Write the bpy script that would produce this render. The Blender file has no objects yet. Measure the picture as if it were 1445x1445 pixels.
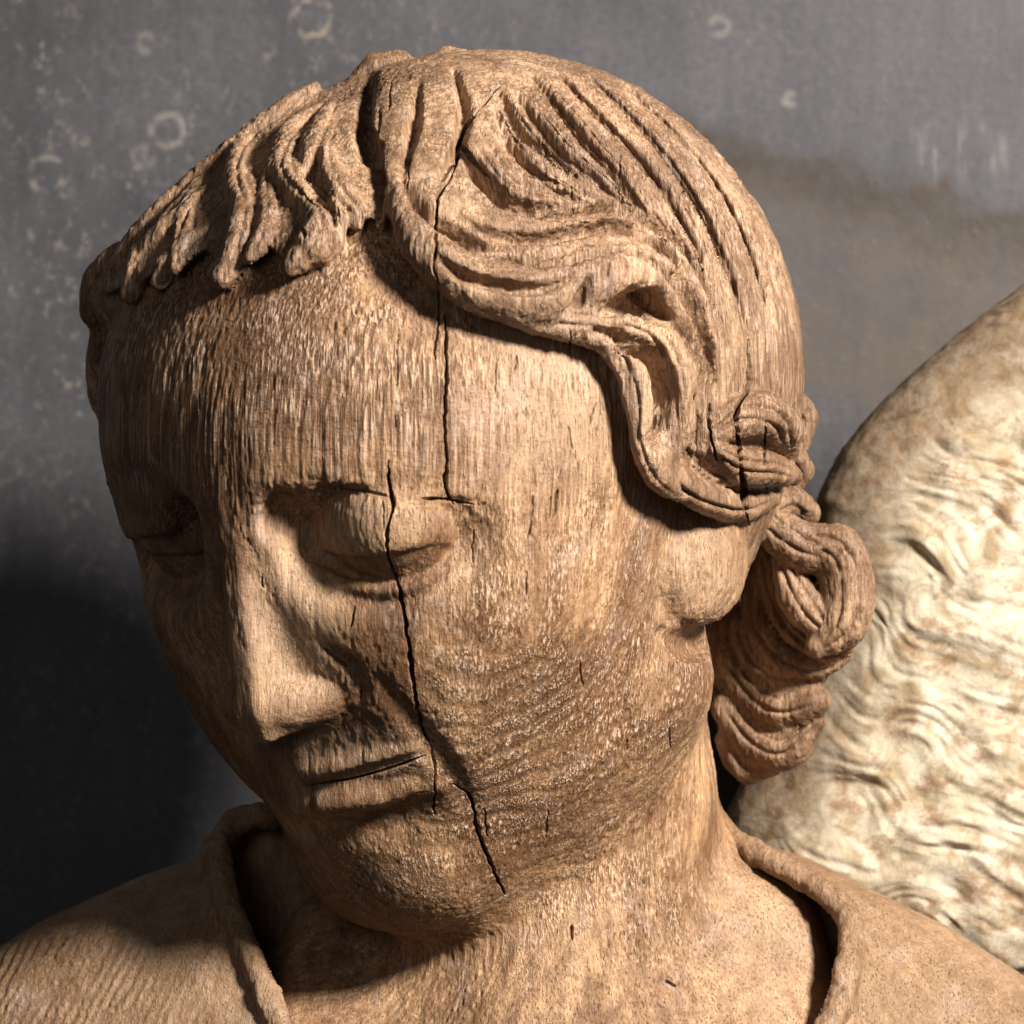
import bpy, math, time
import numpy as np
from mathutils import Vector

T0 = time.time()
VOX = 4.9             # sculpting resolution
S = 0.0003            # metres per sculpting unit (one unit = one pixel of a 1445 px frame on the plane d = 0)
D = 6000.0            # camera distance in sculpting units
WALL_D = 1250.0      # wall behind the figure
HZ = 0.27             # height of the frame centre above the world origin (metres)
f32 = np.float32

# ------------------------------------------------------------------ camera
sc = bpy.context.scene
cam = bpy.data.cameras.new('camera')
camo = bpy.data.objects.new('camera', cam)
sc.collection.objects.link(camo)
camo.location = (0, -D * S, HZ)
camo.rotation_euler = (math.radians(90), 0, 0)
cam.sensor_width = 36
cam.lens = 36 * D / 1445.0
cam.clip_start = 0.05
cam.clip_end = 50
cam.dof.use_dof = True
cam.dof.focus_distance = (D - 260) * S
cam.dof.aperture_fstop = 13.0
sc.camera = camo

# ------------------------------------------------------------------ light
w = bpy.data.worlds.new('World')
sc.world = w
w.use_nodes = True
w.node_tree.nodes['Background'].inputs[0].default_value = (1.0, 0.93, 0.85, 1)
w.node_tree.nodes['Background'].inputs[1].default_value = 0.025


def wpos(x, d, z):
    return Vector((x * S, -d * S, z * S + HZ))


def lamp(name, az, el, dist, size, power, col, target=(0, 100, 0)):
    l = bpy.data.lights.new(name, 'AREA')
    l.shape = 'DISK'
    l.size = size
    l.energy = power
    l.color = col
    o = bpy.data.objects.new(name, l)
    sc.collection.objects.link(o)
    t = wpos(*target)
    a, e = math.radians(az), math.radians(el)
    o.location = t + Vector((math.sin(a) * math.cos(e), -math.cos(a) * math.cos(e), math.sin(e))) * dist
    o.rotation_euler = (t - o.location).to_track_quat('-Z', 'Y').to_euler()
    return o


lamp('key_lamp', 44, 29, 1.7, 0.32, 90.0, (1.0, 0.92, 0.81))
lamp('added_fill', -22, 14, 2.2, 1.0, 3.4, (1.0, 0.95, 0.90))  # weak fill added to lift the shaded left side; no actual window there

sc.view_settings.view_transform = 'Standard'
sc.view_settings.look = 'None'
sc.view_settings.exposure = 0.0
sc.view_settings.gamma = 1.0
sc.cycles.max_bounces = 4
sc.cycles.diffuse_bounces = 2
sc.cycles.glossy_bounces = 1

# ------------------------------------------------------------------ sculpting helpers


def unproj(u, v, d):
    k = (D - d) / D
    return np.array([(u - 722.5) * k, d, (722.5 - v) * k])


def proj(P):
    k = D / (D - P[:, 1])
    return P[:, 0] * k + 722.5, 722.5 - P[:, 2] * k


YAW, PITCH, ROLL = math.radians(40), math.radians(22), math.radians(0)
Fh = np.array([-math.sin(YAW), math.cos(YAW), 0.0])
Sx = np.array([math.cos(YAW), math.sin(YAW), 0.0])
Zu = np.array([0.0, 0.0, 1.0])
AF = math.cos(PITCH) * Fh - math.sin(PITCH) * Zu
AW = math.cos(PITCH) * Zu + math.sin(PITCH) * Fh
AS = Sx
AW, AS = (AW * math.cos(ROLL) + AS * math.sin(ROLL), AS * math.cos(ROLL) - AW * math.sin(ROLL))
RL = np.stack([AF, AS, AW])           # rows: local axes
OL = np.array([-25.0, 0.0, -17.5])


def loc(f, s, ww):
    return OL + f * AF + s * AS + ww * AW


def to_local(P):
    return ((P - OL.astype(P.dtype)) @ RL.T.astype(P.dtype))


def smin(a, b, k):
    if k <= 0:
        return np.minimum(a, b)
    h = np.maximum(k - np.abs(a - b), 0) / k
    return np.minimum(a, b) - h * h * (k * 0.25)


def smax(a, b, k):
    return -smin(-a, -b, k)


class Field:
    def __init__(self):
        self.ops = []

    def add(self, fn, lo, hi, k=0.0, mode='u', tag=0):
        m = k + 24
        self.ops.append((fn, np.array(lo, f32) - m, np.array(hi, f32) + m, k, mode, tag))

    def ev(self, P, label=False):
        P = P.astype(f32)
        val = np.full(len(P), 400.0, f32)
        lab = np.zeros(len(P), np.int32) if label else None
        for fn, lo, hi, k, mode, tag in self.ops:
            m = np.all((P > lo) & (P < hi), axis=1)
            ix = np.nonzero(m)[0]
            if mode == 'snap':
                snap = val.copy()
                continue
            if len(ix) == 0:
                continue
            full = len(ix) > 0.9 * len(P)
            Q = P if full else P[ix]
            old = val if full else val[ix]
            if mode == 'mod':
                new = fn(Q, old)
            else:
                b = (fn(Q, snap if full else snap[ix]) if mode == 'usnap' else fn(Q)).astype(f32)
                if mode in ('u', 'usnap'):
                    new = smin(old, b, k)
                    if label:
                        t = b < old
                        (lab.__setitem__(ix[t], tag))
                elif mode == 's':
                    new = smax(old, -b, k)
                else:
                    new = smax(old, b, k)
            if full:
                val = new
            else:
                val[ix] = new
        return (val, lab) if label else val

    # ---- primitives
    def ell(self, c, r, k=0.0, mode='u', tag=0, R=None):
        c = np.array(c, f32)
        r = np.array(r, f32)
        Rm = None if R is None else np.array(R, f32)

        def fn(P):
            q = P - c
            if Rm is not None:
                q = q @ Rm.T
            a = q / r
            k0 = np.sqrt((a * a).sum(1)) + 1e-6
            b = a / r
            k1 = np.sqrt((b * b).sum(1)) + 1e-9
            return k0 * (k0 - 1) / k1
        e = np.max(r) if Rm is not None else r
        self.add(fn, c - e, c + e, k, mode, tag)

    def lell(self, c, r, k=0.0, mode='u', tag=0):
        self.ell(loc(*c), r, k, mode, tag, RL)

    def tube(self, pts, rad, k=0.0, mode='u', tag=0, sq=None):
        """tapered tube through pts (n,3), radii (n,); sq = (normals, factor) flattens along normals"""
        P0 = np.array(pts, f32)
        r0 = np.array(rad, f32)

        def fn(P):
            best = np.full(len(P), 1e3, f32)
            for i in range(len(P0) - 1):
                a, b = P0[i], P0[i + 1]
                ba = b - a
                t = np.clip(((P - a) @ ba) / (ba @ ba + 1e-6), 0, 1)
                q = P - a - t[:, None] * ba
                if sq is not None:
                    n = sq[0][i]
                    dn = q @ n
                    q = q + (dn * (sq[1] - 1))[:, None] * n
                dd = np.sqrt((q * q).sum(1)) - (r0[i] + (r0[i + 1] - r0[i]) * t)
                best = np.minimum(best, dd)
            return best
        m = r0.max()
        self.add(fn, P0.min(0) - m, P0.max(0) + m, k, mode, tag)

    # ---- cast image rays on the current field
    def cast(self, uv, d0=720, d1=-620, n=270, iso=0.0):
        uv = np.asarray(uv, float)
        ds = np.linspace(d0, d1, n)
        kk = (D - ds) / D
        P = np.empty((len(uv), n, 3), f32)
        P[:, :, 0] = (uv[:, :1] - 722.5) * kk
        P[:, :, 1] = ds
        P[:, :, 2] = (722.5 - uv[:, 1:2]) * kk
        v = self.ev(P.reshape(-1, 3)).reshape(len(uv), n) - iso
        neg = v < 0
        hit = neg.any(1)
        i = np.argmax(neg, 1)
        i = np.where(hit, np.maximum(i, 1), np.argmin(v, 1).clip(1))
        r = np.arange(len(uv))
        a, b = v[r, i - 1], v[r, i]
        t = np.where(hit, a / (a - b + 1e-9), 1.0)
        d = ds[i - 1] + (ds[i] - ds[i - 1]) * t
        X = np.stack([(uv[:, 0] - 722.5) * (D - d) / D, d, (722.5 - uv[:, 1]) * (D - d) / D], 1).astype(f32)
        e = 5.0
        g = np.stack([self.ev(X + np.array(o, f32)) - self.ev(X - np.array(o, f32)) for o in ((e, 0, 0), (0, e, 0), (0, 0, e))], 1)
        g /= np.linalg.norm(g, axis=1, keepdims=True) + 1e-9
        return X, g.astype(f32), hit


def crom(pts, step=14.0):
    """Catmull-Rom resampling of a polyline of any dimension"""
    p = np.asarray(pts, float)
    p = np.vstack([2 * p[0] - p[1], p, 2 * p[-1] - p[-2]])
    out = []
    for i in range(1, len(p) - 2):
        n = max(1, int(np.linalg.norm(p[i + 1][:2] - p[i][:2]) / step))
        for j in range(n):
            t = j / n
            out.append(0.5 * ((2 * p[i]) + (p[i + 1] - p[i - 1]) * t + (2 * p[i - 1] - 5 * p[i] + 4 * p[i + 1] - p[i + 2]) * t * t
                              + (3 * p[i] - p[i - 1] - 3 * p[i + 1] + p[i + 2]) * t ** 3))
    out.append(p[-2])
    return np.array(out)


_TAB = {}


def poly_sd(u, v, poly):
    """signed distance to a drawn outline, tabulated once and sampled bilinearly"""
    key = id(poly)
    if key not in _TAB:
        g = np.arange(-420, 1960, 4.0, dtype=f32)
        U, Vv = np.meshgrid(g, g, indexing='ij')
        _TAB[key] = (poly_sd_exact(U.ravel(), Vv.ravel(), poly).reshape(U.shape), poly)
    T = _TAB[key][0]
    a = np.clip((u + 420) / 4, 0, T.shape[0] - 1.01)
    b = np.clip((v + 420) / 4, 0, T.shape[0] - 1.01)
    i, j = a.astype(np.int32), b.astype(np.int32)
    a, b = a - i, b - j
    return (T[i, j] * (1 - a) * (1 - b) + T[i + 1, j] * a * (1 - b) + T[i, j + 1] * (1 - a) * b + T[i + 1, j + 1] * a * b).astype(f32)


def poly_sd_exact(u, v, poly):
    poly = np.asarray(poly, f32)
    best = np.full(u.shape, 1e9, f32)
    ins = np.zeros(u.shape, bool)
    n = len(poly)
    for i in range(n):
        ax, ay = poly[i]
        bx, by = poly[(i + 1) % n]
        ex, ey = bx - ax, by - ay
        t = np.clip(((u - ax) * ex + (v - ay) * ey) / (ex * ex + ey * ey + 1e-6), 0, 1)
        dx, dy = u - ax - t * ex, v - ay - t * ey
        best = np.minimum(best, dx * dx + dy * dy)
        c = ((ay > v) != (by > v))
        if ey != 0:
            ins ^= c & (u < (bx - ax) * (v - ay) / ey + ax)
    s = np.sqrt(best)
    return np.where(ins, -s, s).astype(f32)


def mesh_field(F, lo, hi, vox):
    """sparse evaluation on a grid + surface nets; returns vertices (sculpt units) and quads"""
    lo = np.array(lo, float)
    C = 4
    n = np.ceil((np.array(hi, float) - lo) / (vox * C)).astype(int)
    # coarse
    gx = [lo[i] + (np.arange(n[i]) + 0.5) * vox * C for i in range(3)]
    G = np.stack(np.meshgrid(*gx, indexing='ij'), -1).reshape(-1, 3).astype(f32)
    fc = F.ev(G).reshape(n)
    act = np.abs(fc) < vox * C * 1.25
    fine = np.where(fc < 0, f32(-99), f32(99))
    fine = np.repeat(np.repeat(np.repeat(fine, C, 0), C, 1), C, 2)
    am = np.repeat(np.repeat(np.repeat(act, C, 0), C, 1), C, 2)
    ix = np.nonzero(am.ravel())[0]
    N = np.array(am.shape)
    del am
    ff = fine.ravel()
    CH = 400000
    for a in range(0, len(ix), CH):
        q = ix[a:a + CH]
        i, r = np.divmod(q, N[1] * N[2])
        j, k = np.divmod(r, N[2])
        P = np.stack([lo[0] + (i + 0.5) * vox, lo[1] + (j + 0.5) * vox, lo[2] + (k + 0.5) * vox], 1).astype(f32)
        ff[q] = F.ev(P)
    fine = ff.reshape(N)
    s = (fine < 0)
    cnt = np.zeros(N - 1, np.uint8)
    for dx in (0, 1):
        for dy in (0, 1):
            for dz in (0, 1):
                cnt += s[dx:N[0] - 1 + dx, dy:N[1] - 1 + dy, dz:N[2] - 1 + dz]
    cell = np.nonzero(((cnt > 0) & (cnt < 8)).ravel())[0]
    M = N - 1
    i, r = np.divmod(cell, M[1] * M[2])
    j, k = np.divmod(r, M[2])
    acc = np.zeros((len(cell), 3))
    num = np.zeros(len(cell))
    cor = [(a, b, c) for a in (0, 1) for b in (0, 1) for c in (0, 1)]
    vals = {o: fine[i + o[0], j + o[1], k + o[2]] for o in cor}
    for o in cor:
        for ax in range(3):
            if o[ax] == 0:
                o2 = list(o)
                o2[ax] = 1
                a, b = vals[o], vals[tuple(o2)]
                m = (a < 0) != (b < 0)
                t = np.where(m, a / np.where(m, a - b, 1), 0)
                for c in range(3):
                    acc[:, c] += m * (o[c] + (t if c == ax else 0))
                num += m
    V = acc / num[:, None] + np.stack([i, j, k], 1) + 0.5
    V = lo + V * vox
    imap = np.full(M.prod(), -1, np.int32)
    imap[cell] = np.arange(len(cell))
    imap = imap.reshape(M)
    quads = []
    for ax in range(3):
        o = [0, 0, 0]
        o[ax] = 1
        A = s[:N[0] - o[0], :N[1] - o[1], :N[2] - o[2]]
        B = s[o[0]:, o[1]:, o[2]:]
        e = np.nonzero(A != B)
        b1, b2 = (ax + 1) % 3, (ax + 2) % 3
        ok = (e[b1] > 0) & (e[b2] > 0) & (e[b1] < M[b1]) & (e[b2] < M[b2]) & (e[ax] < M[ax])
        e = [q[ok] for q in e]
        fl = s[e[0], e[1], e[2]]

        def idx(d1, d2):
            p = [e[0].copy(), e[1].copy(), e[2].copy()]
            p[b1] = p[b1] - d1
            p[b2] = p[b2] - d2
            return imap[p[0], p[1], p[2]]
        q = np.stack([idx(1, 1), idx(0, 1), idx(0, 0), idx(1, 0)], 1)
        q[~fl] = q[~fl][:, ::-1]
        quads.append(q)
    Q = np.vstack(quads)
    Q = Q[(Q >= 0).all(1)]
    # (x, d, z) is left-handed with respect to world (x, -d, z): flip
    return V, Q[:, ::-1].copy()


def smooth(V, Q, it=1, lam=0.5):
    n = len(V)
    ii = np.concatenate([Q[:, 0], Q[:, 1], Q[:, 2], Q[:, 3], Q[:, 1], Q[:, 2], Q[:, 3], Q[:, 0]])
    jj = np.concatenate([Q[:, 1], Q[:, 2], Q[:, 3], Q[:, 0], Q[:, 0], Q[:, 1], Q[:, 2], Q[:, 3]])
    deg = np.bincount(ii, minlength=n).clip(1)
    for _ in range(it):
        A = np.stack([np.bincount(ii, V[jj, c], minlength=n) for c in range(3)], 1) / deg[:, None]
        V = V + (A - V) * lam
    return V


def normals(V, Q):
    a = V[Q[:, 2]] - V[Q[:, 0]]
    b = V[Q[:, 3]] - V[Q[:, 1]]
    fn = -np.cross(a, b)          # (x, d, z) handedness
    N = np.zeros_like(V)
    for c in range(3):
        for q in range(4):
            N[:, c] += np.bincount(Q[:, q], fn[:, c], minlength=len(V))
    return N / (np.linalg.norm(N, axis=1, keepdims=True) + 1e-9)


def log(*a):
    print('[%.1fs]' % (time.time() - T0), *a, flush=True)


# ------------------------------------------------------------------ the carved head: base form
H = Field()
FACE, EAR, NOSE, EYE, MOUTH, HAIR = 0, 1, 2, 3, 4, 9
H.lell((-30, 0, 188), (494, 380, 432))
H.lell((120, -40, 165), (380, 398, 368), k=60)          # forehead
H.lell((170, 0, -60), (322, 330, 400), k=120)          # face mass
H.lell((368, 8, -335), (100, 122, 92), k=100)            # chin
for sgn in (1, -1):
    H.tube([loc(330, sgn * 60, -345), loc(60, sgn * 255, -215)], [70, 80], k=110)
    H.lell((282, sgn * 212, 10), (120, 110, 130), k=80)  # cheekbones
H.lell((424, 4, -184), (85, 108, 116), k=62)            # muzzle
for sgn in (1, -1):
    H.lell((390, sgn * 132, -62), (68, 106, 150), k=80)
H.lell((150, -165, 292), (250, 245, 230), k=90)         # far temple
# neck and chest
H.tube([unproj(1000, 1255, -95), unproj(1055, 1340, -60), unproj(1060, 1500, -10)], [78, 112, 150], k=50)
H.tube([unproj(480, 1340, -60), unproj(440, 1500, 20)], [85, 130], k=60)
H.tube([unproj(915, 1120, 20), unproj(835, 1290, 95), unproj(735, 1450, 165)], [60, 46, 36], k=50)
H.tube([unproj(760, 1000, -75), unproj(800, 1260, -60), unproj(800, 1500, -20)], [235, 216, 250], k=110)
H.ell(unproj(740, 1640, -20), (470, 260, 330), k=90)
NBASE = len(H.ops)
H.add(None, (-1e4,) * 3, (1e4,) * 3, mode='snap')


def on(uv, off=0.0, F=H, step=20.0):
    """points of a drawn line laid on the carved surface, lifted by off along the surface normal"""
    X, n, hit = F.cast(crom(uv, step), iso=off)
    return X, n


def rads(n, *r):
    return np.interp(np.linspace(0, 1, n), np.linspace(0, 1, len(r)), r)


def line(uv, r, off=0.0, k=0.0, mode='u', tag=0, F=H, flat=None, step=20.0):
    P, n = on(uv, off, F, step)
    F.tube(P, rads(len(P), *r), k, mode, tag, sq=None if flat is None else (n, flat))


# eye sockets, eyeballs and lids
EX, EN, _ = H.cast([(538, 764)])
EC = EX[0] - EN[0] * 60
ecl = to_local(EC[None])[0]
def mirror(P):
    return np.array([loc(*(to_local(p[None])[0] * np.array([1, -1, 1]))) for p in P])


SX, SN, _ = H.cast([(505, 768), (630, 776)])
for m_ in (False, True):
    c0 = SX[0] + SN[0] * 46
    c1 = SX[1] + SN[1] * 50
    if m_:
        c0, c1 = mirror([c0, c1])
    H.ell(c0, (100, 126, 88), k=40, mode='s', R=RL)
    H.ell(c1, (80, 60, 60), k=40, mode='s', R=RL)
# the forehead stands proud of the sockets with a crisp edge along the brow
BU = np.array([120, 170, 230, 290, 330, 352, 385, 430, 490, 550, 610, 665, 720, 800])
BV = np.array([770, 762, 755, 748, 735, 712, 690, 682, 684, 692, 702, 708, 712, 690])


def browfn(P, b):
    u, v = proj(P)
    e = v - np.interp(u, BU, BV).astype(f32)
    e = np.maximum(e, (u - 700) * 0.5)
    return smax(b + 0.5 + np.clip((-e - 50) / 12, 0, 12), e, 6)


H.add(browfn, unproj(100, 760, 300) - np.array([60, 400, 60]), unproj(780, 560, 300) + np.array([60, 400, 60]), k=4, mode='usnap')
sock = on([(404, 738), (432, 754)], 12)[0]
H.tube(sock, rads(len(sock), 43, 36), k=14, mode='s')
H.tube(mirror(sock), rads(len(sock), 36, 30), k=20, mode='s')
for sgn in (1, -1):
    c = loc(ecl[0], sgn * ecl[1], ecl[2]).astype(f32)

    def lid(P, c=c, sgn=sgn):
        q = P - c
        lq = q @ RL.T.astype(f32)
        qq = lq * np.array([1.26, 0.86, 1], f32)
        dd = np.sqrt((qq * qq).sum(1)) - 88
        h = lq[:, 2] * 0.93 - lq[:, 0] * 0.37          # height above the centre
        edge = -32 + 0.0016 * lq[:, 1] ** 2
        return smax(dd, edge - h, 3)
    H.ell(c, (60, 94, 78), k=8, tag=EYE, R=RL)
    H.add(lid, c - 112, c + 112, k=6, tag=EYE)
line([(440, 800), (475, 820), (525, 832), (578, 830), (622, 808), (648, 782)], (5, 10, 12, 10, 4), 1, 6)
line([(575, 806), (600, 785), (622, 758)], (4, 6, 3), 0, 5, 's')

# nose
def nose(P):
    q = to_local(P)
    f, s, ww = q[:, 0], q[:, 1], q[:, 2]
    t = np.clip((262 - ww) / 330, 0, 1.1)
    fr = np.interp(ww, [-80, -45, 120, 225, 290], [566, 572, 534, 496, 450]).astype(f32)
    cb, sb = math.cos(math.radians(6)), math.sin(math.radians(6))     # bridge turned slightly towards the near side
    a_ = cb * (f - fr) + sb * (s - 6)
    b_ = -sb * (f - fr) + cb * (s - 6)
    hw = 13 + 7 * t
    dn = np.maximum(-a_, 0)
    flare = np.clip((40 - ww) / 100, 0, 1)
    sl = np.where(b_ > 0, 0.62 + 0.06 * t + 0.22 * flare, 0.5 + 0.2 * flare)
    d1 = (np.abs(b_) - hw - dn * sl) / np.sqrt(1 + sl * sl)
    d3 = (-84 + (556 - f) * 0.14) - ww
    d4 = ww - 290
    return smax(smax(d1, a_, 6), smax(d3, d4, 10), 7)


H.add(nose, np.min([loc(300, s_, w_) for s_ in (-160, 160) for w_ in (-90, 300)] + [loc(600, s_, w_) for s_ in (-160, 160) for w_ in (-90, 300)], 0),
      np.max([loc(300, s_, w_) for s_ in (-160, 160) for w_ in (-90, 300)] + [loc(600, s_, w_) for s_ in (-160, 160) for w_ in (-90, 300)], 0), k=18, tag=NOSE)
for sgn in (1, -1):
    H.tube([loc(532, sgn * 18, -44), loc(516, sgn * 44, -44), loc(486, sgn * 78, -46)], [36, 36, 32], k=8, tag=NOSE)
line([(446, 905), (470, 922), (496, 942), (512, 972), (506, 992)], (4, 11, 14, 11, 6), 2, 4, 's')

# mouth
line([(432, 1090), (480, 1086), (530, 1074), (580, 1060)], (6, 16, 16, 6), -5, 20, tag=MOUTH)
line([(425, 1138), (470, 1138), (530, 1126), (578, 1104)], (10, 32, 30, 8), -6, 16, tag=MOUTH)
line([(415, 1114), (445, 1111), (480, 1103), (540, 1087), (598, 1067)], (4, 11, 13, 11, 6), 3, 4, 's')
line([(400, 1180), (470, 1186), (560, 1170), (620, 1146)], (18, 34, 32, 10), 15, 24, 's')
line([(535, 965), (560, 996), (592, 1035), (625, 1080), (660, 1135)], (4, 8, 12, 14, 6), 6, 20, 's')

# near ear: only its lower half shows under the hair
EP, EN2, _ = H.cast([(972, 800)])
H.ell(EP[0] + EN2[0] * 4 + np.array([14, 0, 8], f32), (92, 40, 86), k=16, tag=EAR, R=RL)
line([(936, 896), (975, 912), (1030, 900)], (14, 24, 18), 4, 4, 's')
line([(968, 770), (985, 800), (985, 840), (968, 868)], (5, 9, 9, 5), 5, 16, 's')
NFACE = len(H.ops)

# ------------------------------------------------------------------ hair
baseF = Field()
baseF.ops = H.ops[:NBASE]
SHEET = [(545, 300), (563, 318), (580, 345), (605, 382), (630, 412), (665, 430), (705, 447), (745, 470), (800, 480), (845, 495), (872, 535),
         (885, 590), (903, 645), (930, 690), (985, 722), (1035, 748), (1062, 790), (1075, 845), (1080, 900), (1300, 900), (1300, -80), (530, -80), (528, 150)]
FRINGE = [(560, 306), (500, 312), (470, 330), (440, 372), (405, 372), (380, 350), (345, 372), (312, 390), (292, 352), (255, 380), (225, 378), (200, 402), (165, 410), (130, 428), (40, 430), (40, -80), (600, -80)]


def sheet(poly, T, k=14.0):
    def fn(P, b):
        u, v = proj(P)
        m = poly_sd(u, v, poly)
        back = to_local(P)[:, 0] + 90
        m = np.minimum(m, np.maximum(back, -P[:, 2] - 120))
        return smax(b - T, m, k)
    return fn


H.add(sheet(FRINGE, 25, 12), (-720, -620, -330), (-60, 640, 720), k=0, mode='usnap', tag=HAIR)
H.add(sheet(SHEET, 40, 18), (-300, -620, -330), (600, 640, 720), k=0, mode='usnap', tag=HAIR)

LOCKS = []
CURVES = []


def lock(uv, r, off=6, k=3.0, d=None, flat=None, kind='lock', F=None):
    tag = 10 + len(LOCKS)
    LOCKS.append(kind)
    CURVES.append((tag, np.asarray(uv, float), r))
    if d is None:
        P, n = on(uv, off, F or baseF)
    else:
        q = crom([(a[0], a[1], e) for a, e in zip(uv, d)], 20)
        P = np.array([unproj(*e) for e in q])
        n = None
    H.tube(P, rads(len(P), *r), k, 'u', tag, sq=None if flat is None or n is None else (n, flat))


# fringe on the far side of the parting
fm = on([(505, 150), (420, 205), (320, 285), (235, 350)], -26, baseF)[0]
H.tube(fm, rads(len(fm), 40, 50, 50, 36), 30, 'u', HAIR)
lock([(446, 122), (395, 165), (349, 210), (337, 248), (349, 289), (342, 341), (312, 392)], (8, 18, 25, 23, 23, 24, 17), 22)
lock([(478, 140), (440, 170), (411, 199), (402, 237), (428, 268), (455, 292), (456, 335), (412, 376)], (8, 18, 25, 24, 26, 30, 28, 14), 20)
lock([(384, 225), (377, 260), (380, 295), (374, 334), (350, 366)], (5, 12, 14, 15, 9), 26)
lock([(400, 165), (350, 198), (305, 240), (280, 285), (272, 345)], (4, 18, 23, 22, 14), 16)
lock([(320, 240), (270, 300), (240, 335), (208, 362), (183, 416)], (8, 18, 26, 26, 15), 18)
lock([(360, 190), (285, 255), (220, 318), (170, 372), (150, 405)], (8, 20, 24, 24, 12), 10)
lock([(488, 120), (470, 165), (452, 208), (466, 262), (500, 300), (505, 320)], (8, 18, 26, 33, 28, 8), 14)
lock([(545, 105), (540, 160), (535, 210), (541, 262), (537, 318)], (10, 16, 18, 17, 8), 22)
lock([(300, 330), (262, 352), (238, 378), (224, 398)], (12, 20, 22, 12), 16)
lock([(345, 212), (285, 268), (240, 315), (212, 350), (202, 388)], (8, 15, 18, 17, 9), 22)
lock([(300, 262), (262, 312), (256, 350), (248, 380)], (8, 15, 16, 9), 24)
lock([(428, 205), (392, 245), (398, 292), (388, 340)], (8, 14, 15, 9), 14)
# dark locks on the far temple
H.ell(unproj(172, 420, 70), (40, 50, 50), k=10, tag=HAIR)
lock([(170, 360), (143, 395), (138, 440), (148, 480)], (20, 27, 25, 10), d=(90, 60, 40, 20))
lock([(150, 440), (146, 500), (144, 555), (156, 610)], (16, 24, 24, 8), d=(40, 20, 0, -10))
lock([(160, 590), (166, 620), (172, 650)], (12, 16, 6), d=(0, -10, -20))
# crest at the crown
lock([(508, 106), (530, 94), (562, 90), (592, 98)], (12, 20, 20, 8), 8)
lock([(602, 88), (630, 82), (660, 88), (690, 102)], (8, 18, 17, 8), 16)
# rolled lock along the near edge
roll = [(566, 262), (574, 305), (600, 350), (645, 388), (700, 410), (755, 420), (800, 408), (845, 388), (890, 385), (935, 410), (972, 460), (1000, 530)]
lock(roll, (12, 22, 30, 36, 40, 42, 40, 36, 38, 36, 30, 14), 36, 9)
lock([(745, 440), (790, 452), (830, 455), (868, 470)], (16, 24, 26, 14), 28, 8)
lock([(815, 462), (862, 478), (893, 515), (905, 570), (908, 620), (928, 672), (960, 700)], (10, 17, 18, 18, 19, 19, 10), 38, 4)
lock([(870, 455), (920, 470), (950, 520), (960, 590), (950, 640)], (12, 24, 26, 24, 12), 42, 6)
# curls behind the ear
lock([(935, 640), (960, 680), (1000, 705), (1050, 715), (1090, 700)], (12, 20, 22, 22, 14), 38, 4, kind='curl')
lock([(965, 625), (1000, 660), (1040, 680)], (12, 16, 10), 40, 3, kind='curl')
lock([(1008, 612), (1036, 590), (1075, 585), (1105, 605), (1112, 640)], (18, 30, 34, 30, 16), 44, 4, kind='curl')
lock([(1012, 640), (1050, 660), (1090, 662), (1120, 672)], (16, 26, 28, 14), 54, 4, kind='curl')
lock([(1110, 560), (1138, 590), (1130, 625)], (20, 22, 14), d=(-110, -130, -120), kind='curl')
lock([(1115, 640), (1132, 665), (1120, 690)], (18, 18, 12), d=(-110, -130, -130), kind='curl')
lock([(1080, 730), (1120, 705), (1140, 725), (1130, 740)], (20, 22, 20, 14), d=(-60, -90, -120, -120), kind='curl')
H.ell(unproj(1052, 935, -285), (52, 70, 150), k=20, tag=HAIR)
H.ell(unproj(1118, 850, -225), (68, 60, 95), k=20, tag=HAIR)
lock([(1062, 712), (1088, 742), (1125, 768), (1165, 785)], (20, 32, 36, 30), d=(-20, -20, -25, -30), kind='curl')
lock([(1130, 765), (1178, 778), (1194, 822), (1190, 878), (1152, 912)], (26, 40, 40, 38, 18), d=(-30, -30, -40, -35, -30), kind='curl')
H.ell(unproj(1032, 905, -205), (44, 60, 80), k=10, tag=HAIR)
H.ell(unproj(1142, 838, -95), (52, 40, 58), k=12, tag=HAIR)
lock([(1105, 790), (1125, 840), (1150, 875), (1175, 895)], (18, 30, 30, 16), d=(-40, -40, -35, -35), kind='curl')
lock([(1075, 765), (1090, 830), (1118, 888), (1165, 922), (1198, 912)], (14, 20, 22, 18, 10), d=(-70, -85, -80, -62, -50), kind='curl')
lock([(1060, 800), (1066, 870), (1098, 922), (1155, 945), (1198, 925)], (14, 20, 22, 18, 8), d=(-105, -112, -105, -80, -60), kind='curl')
lock([(1042, 880), (1062, 928), (1105, 955), (1160, 956)], (14, 20, 20, 10), d=(-135, -130, -115, -85), kind='curl')
lock([(1028, 930), (1060, 978), (1105, 1000), (1150, 990)], (24, 30, 34, 24), d=(-165, -150, -120, -92), kind='curl')
lock([(1050, 1005), (1095, 1012), (1135, 1020)], (14, 22, 14), d=(-150, -130, -102), kind='curl')
lock([(1028, 1000), (1060, 1040), (1105, 1058), (1152, 1020)], (26, 32, 32, 14), d=(-165, -150, -125, -98), kind='curl')
lock([(1032, 1045), (1058, 1082), (1088, 1082)], (24, 32, 16), d=(-175, -160, -145), kind='curl')
NHAIR = len(H.ops)

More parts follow.
